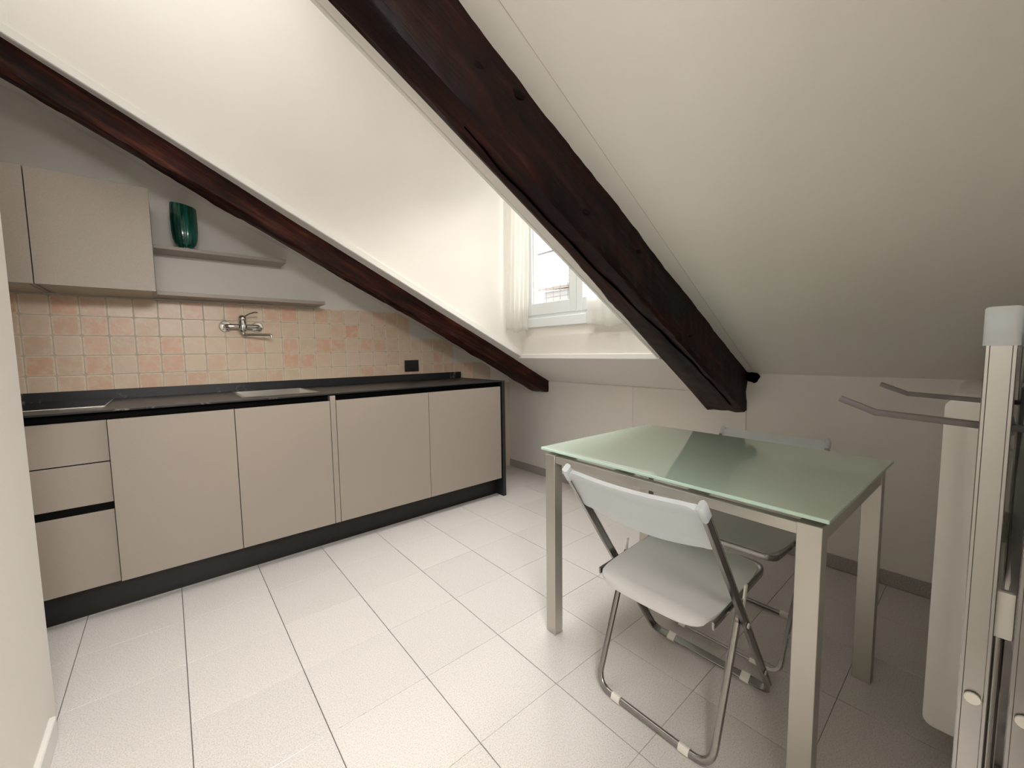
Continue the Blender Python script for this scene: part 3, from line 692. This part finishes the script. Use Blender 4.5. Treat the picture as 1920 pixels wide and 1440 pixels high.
    # backrest
    def back(u, v):
        a = 2 * u - 1; yy = a * (HW - .003)
        s0 = .845 - .022 * (1 - a * a); s1 = 1.012 - .012 * abs(a) ** 10 * 1.5
        s = s0 + (s1 - s0) * v
        corner = abs(a) ** 14 * abs(2 * v - 1) ** 6
        yy *= 1 - .03 * corner
        o = -.016 * (1 - a * a)
        return F(s, yy, o), fn_
    def bth(u, v):
        a = abs(2 * u - 1); return .006 + .008 * max(0, (a - .88) / .12) ** .5 * (a > .88) + .006 * (v > .84 or v < .08)
    bm = bmesh.new(); superpan(bm, 44, 14, back, bth); auto(link('backrest', bm, M_plast, root), 60)
    for sgn in (1, -1):
        bm = bmesh.new(); sweep(bm, [F(.966, sgn * HW), F(.97, sgn * HW), F(1.008, sgn * (HW - .001)), F(1.014, sgn * (HW - .004))], fn_, rect_prof(.0305, .017, .006, 3)); tag(auto(link('end_cap', bm, M_plast, root), 60), 'white plastic corner cap')
    return root
def copy_tree(o, parent=None):
    c = o.copy(); C.objects.link(c)
    if parent: c.parent = parent
    for ch in list(o.children): copy_tree(ch, c)
    return c
GC = 'white and chrome folding chairs at the table'
c1 = make_chair('folding_chair', 'white plastic and chrome folding chair in front of the table, its back to the camera', GC); c1.location = (.735, -1.89, 0)
c2 = copy_tree(c1); c2['label'] = 'folding chair on the far side of the table, only its seat and top tips showing'; c2.location = (1.612, -1.885, 0); c2.scale = (1, 1, .965); c2.rotation_euler = (0, 0, math.pi)
GH = 'folded chairs hanging on the wall hook'
h1 = make_chair('folded_chair', 'folded white and chrome chair hanging outermost on the hook at the right edge', GH, True)
h1.location = (.675, -2.511, .265); h1.rotation_euler = (0, 0, math.radians(90))
h2 = copy_tree(h1); h2['label'] = 'second folded chair hanging behind the outermost one, nearest the wall'; h2.location = (.675, -2.553, .262); h2.rotation_euler = (0, 0, math.radians(90))

# wall hook with two upturned prongs
hk = thing('chair_hook', 'dull grey wall hook with two long upturned prongs', 'hook', (.67, YF, 1.03))
bx('wall_plate', M_alud, hk, -.20, .20, .0005, .006, -.03, .03, bev=.001)
for xx in (-.165, .20):
    bm = bmesh.new(); sweep(bm, [(xx, .006, .0), (xx, .10, .0), (xx, .205, .006), (xx, .248, .024)], (1, 0, 0), rect_prof(.010, .009, .002)); auto(link('prong', bm, M_alud, hk), 50)

# ------------------------------------------------------------------ radiator
rd = thing('radiator', 'white sectional radiator standing off the right wall behind the hanging chairs', 'radiator', (1.15, -2.485, 0))
for k in range(10):
    bm = bmesh.new(); x0 = k * .08
    pr = rect_prof(.096, .86, .022, 4)
    a = [bm.verts.new((x0 + .004, p, .575 + q)) for p, q in pr]; c_ = [bm.verts.new((x0 + .074, p, .575 + q)) for p, q in pr]
    ai = [bm.verts.new((x0, p * .80, .575 + q * .975)) for p, q in pr]; ci = [bm.verts.new((x0 + .078, p * .80, .575 + q * .975)) for p, q in pr]
    ag = [bm.verts.new((x0 + .008, p * .30, .575 + q * .86)) for p, q in pr]
    m_ = len(pr)
    for A, B in ((a, c_), (c_, ci), (ai, a), (ag, ai)):
        for j in range(m_): bm.faces.new([A[j], A[(j+1) % m_], B[(j+1) % m_], B[j]])
    bm.faces.new(ci); bm.faces.new(ag[::-1]); bmesh.ops.recalc_face_normals(bm, faces=bm.faces[:])
    auto(link('radiator_section', bm, M_rad, rd), 45)
for xx in (.12, .60):
    for zz in (.25, .88):
        bm = bmesh.new(); cyl(bm, (xx, -.04, zz), (xx, -.114, zz), .008, 10); link('wall_bracket', bm, M_rad, rd, True)
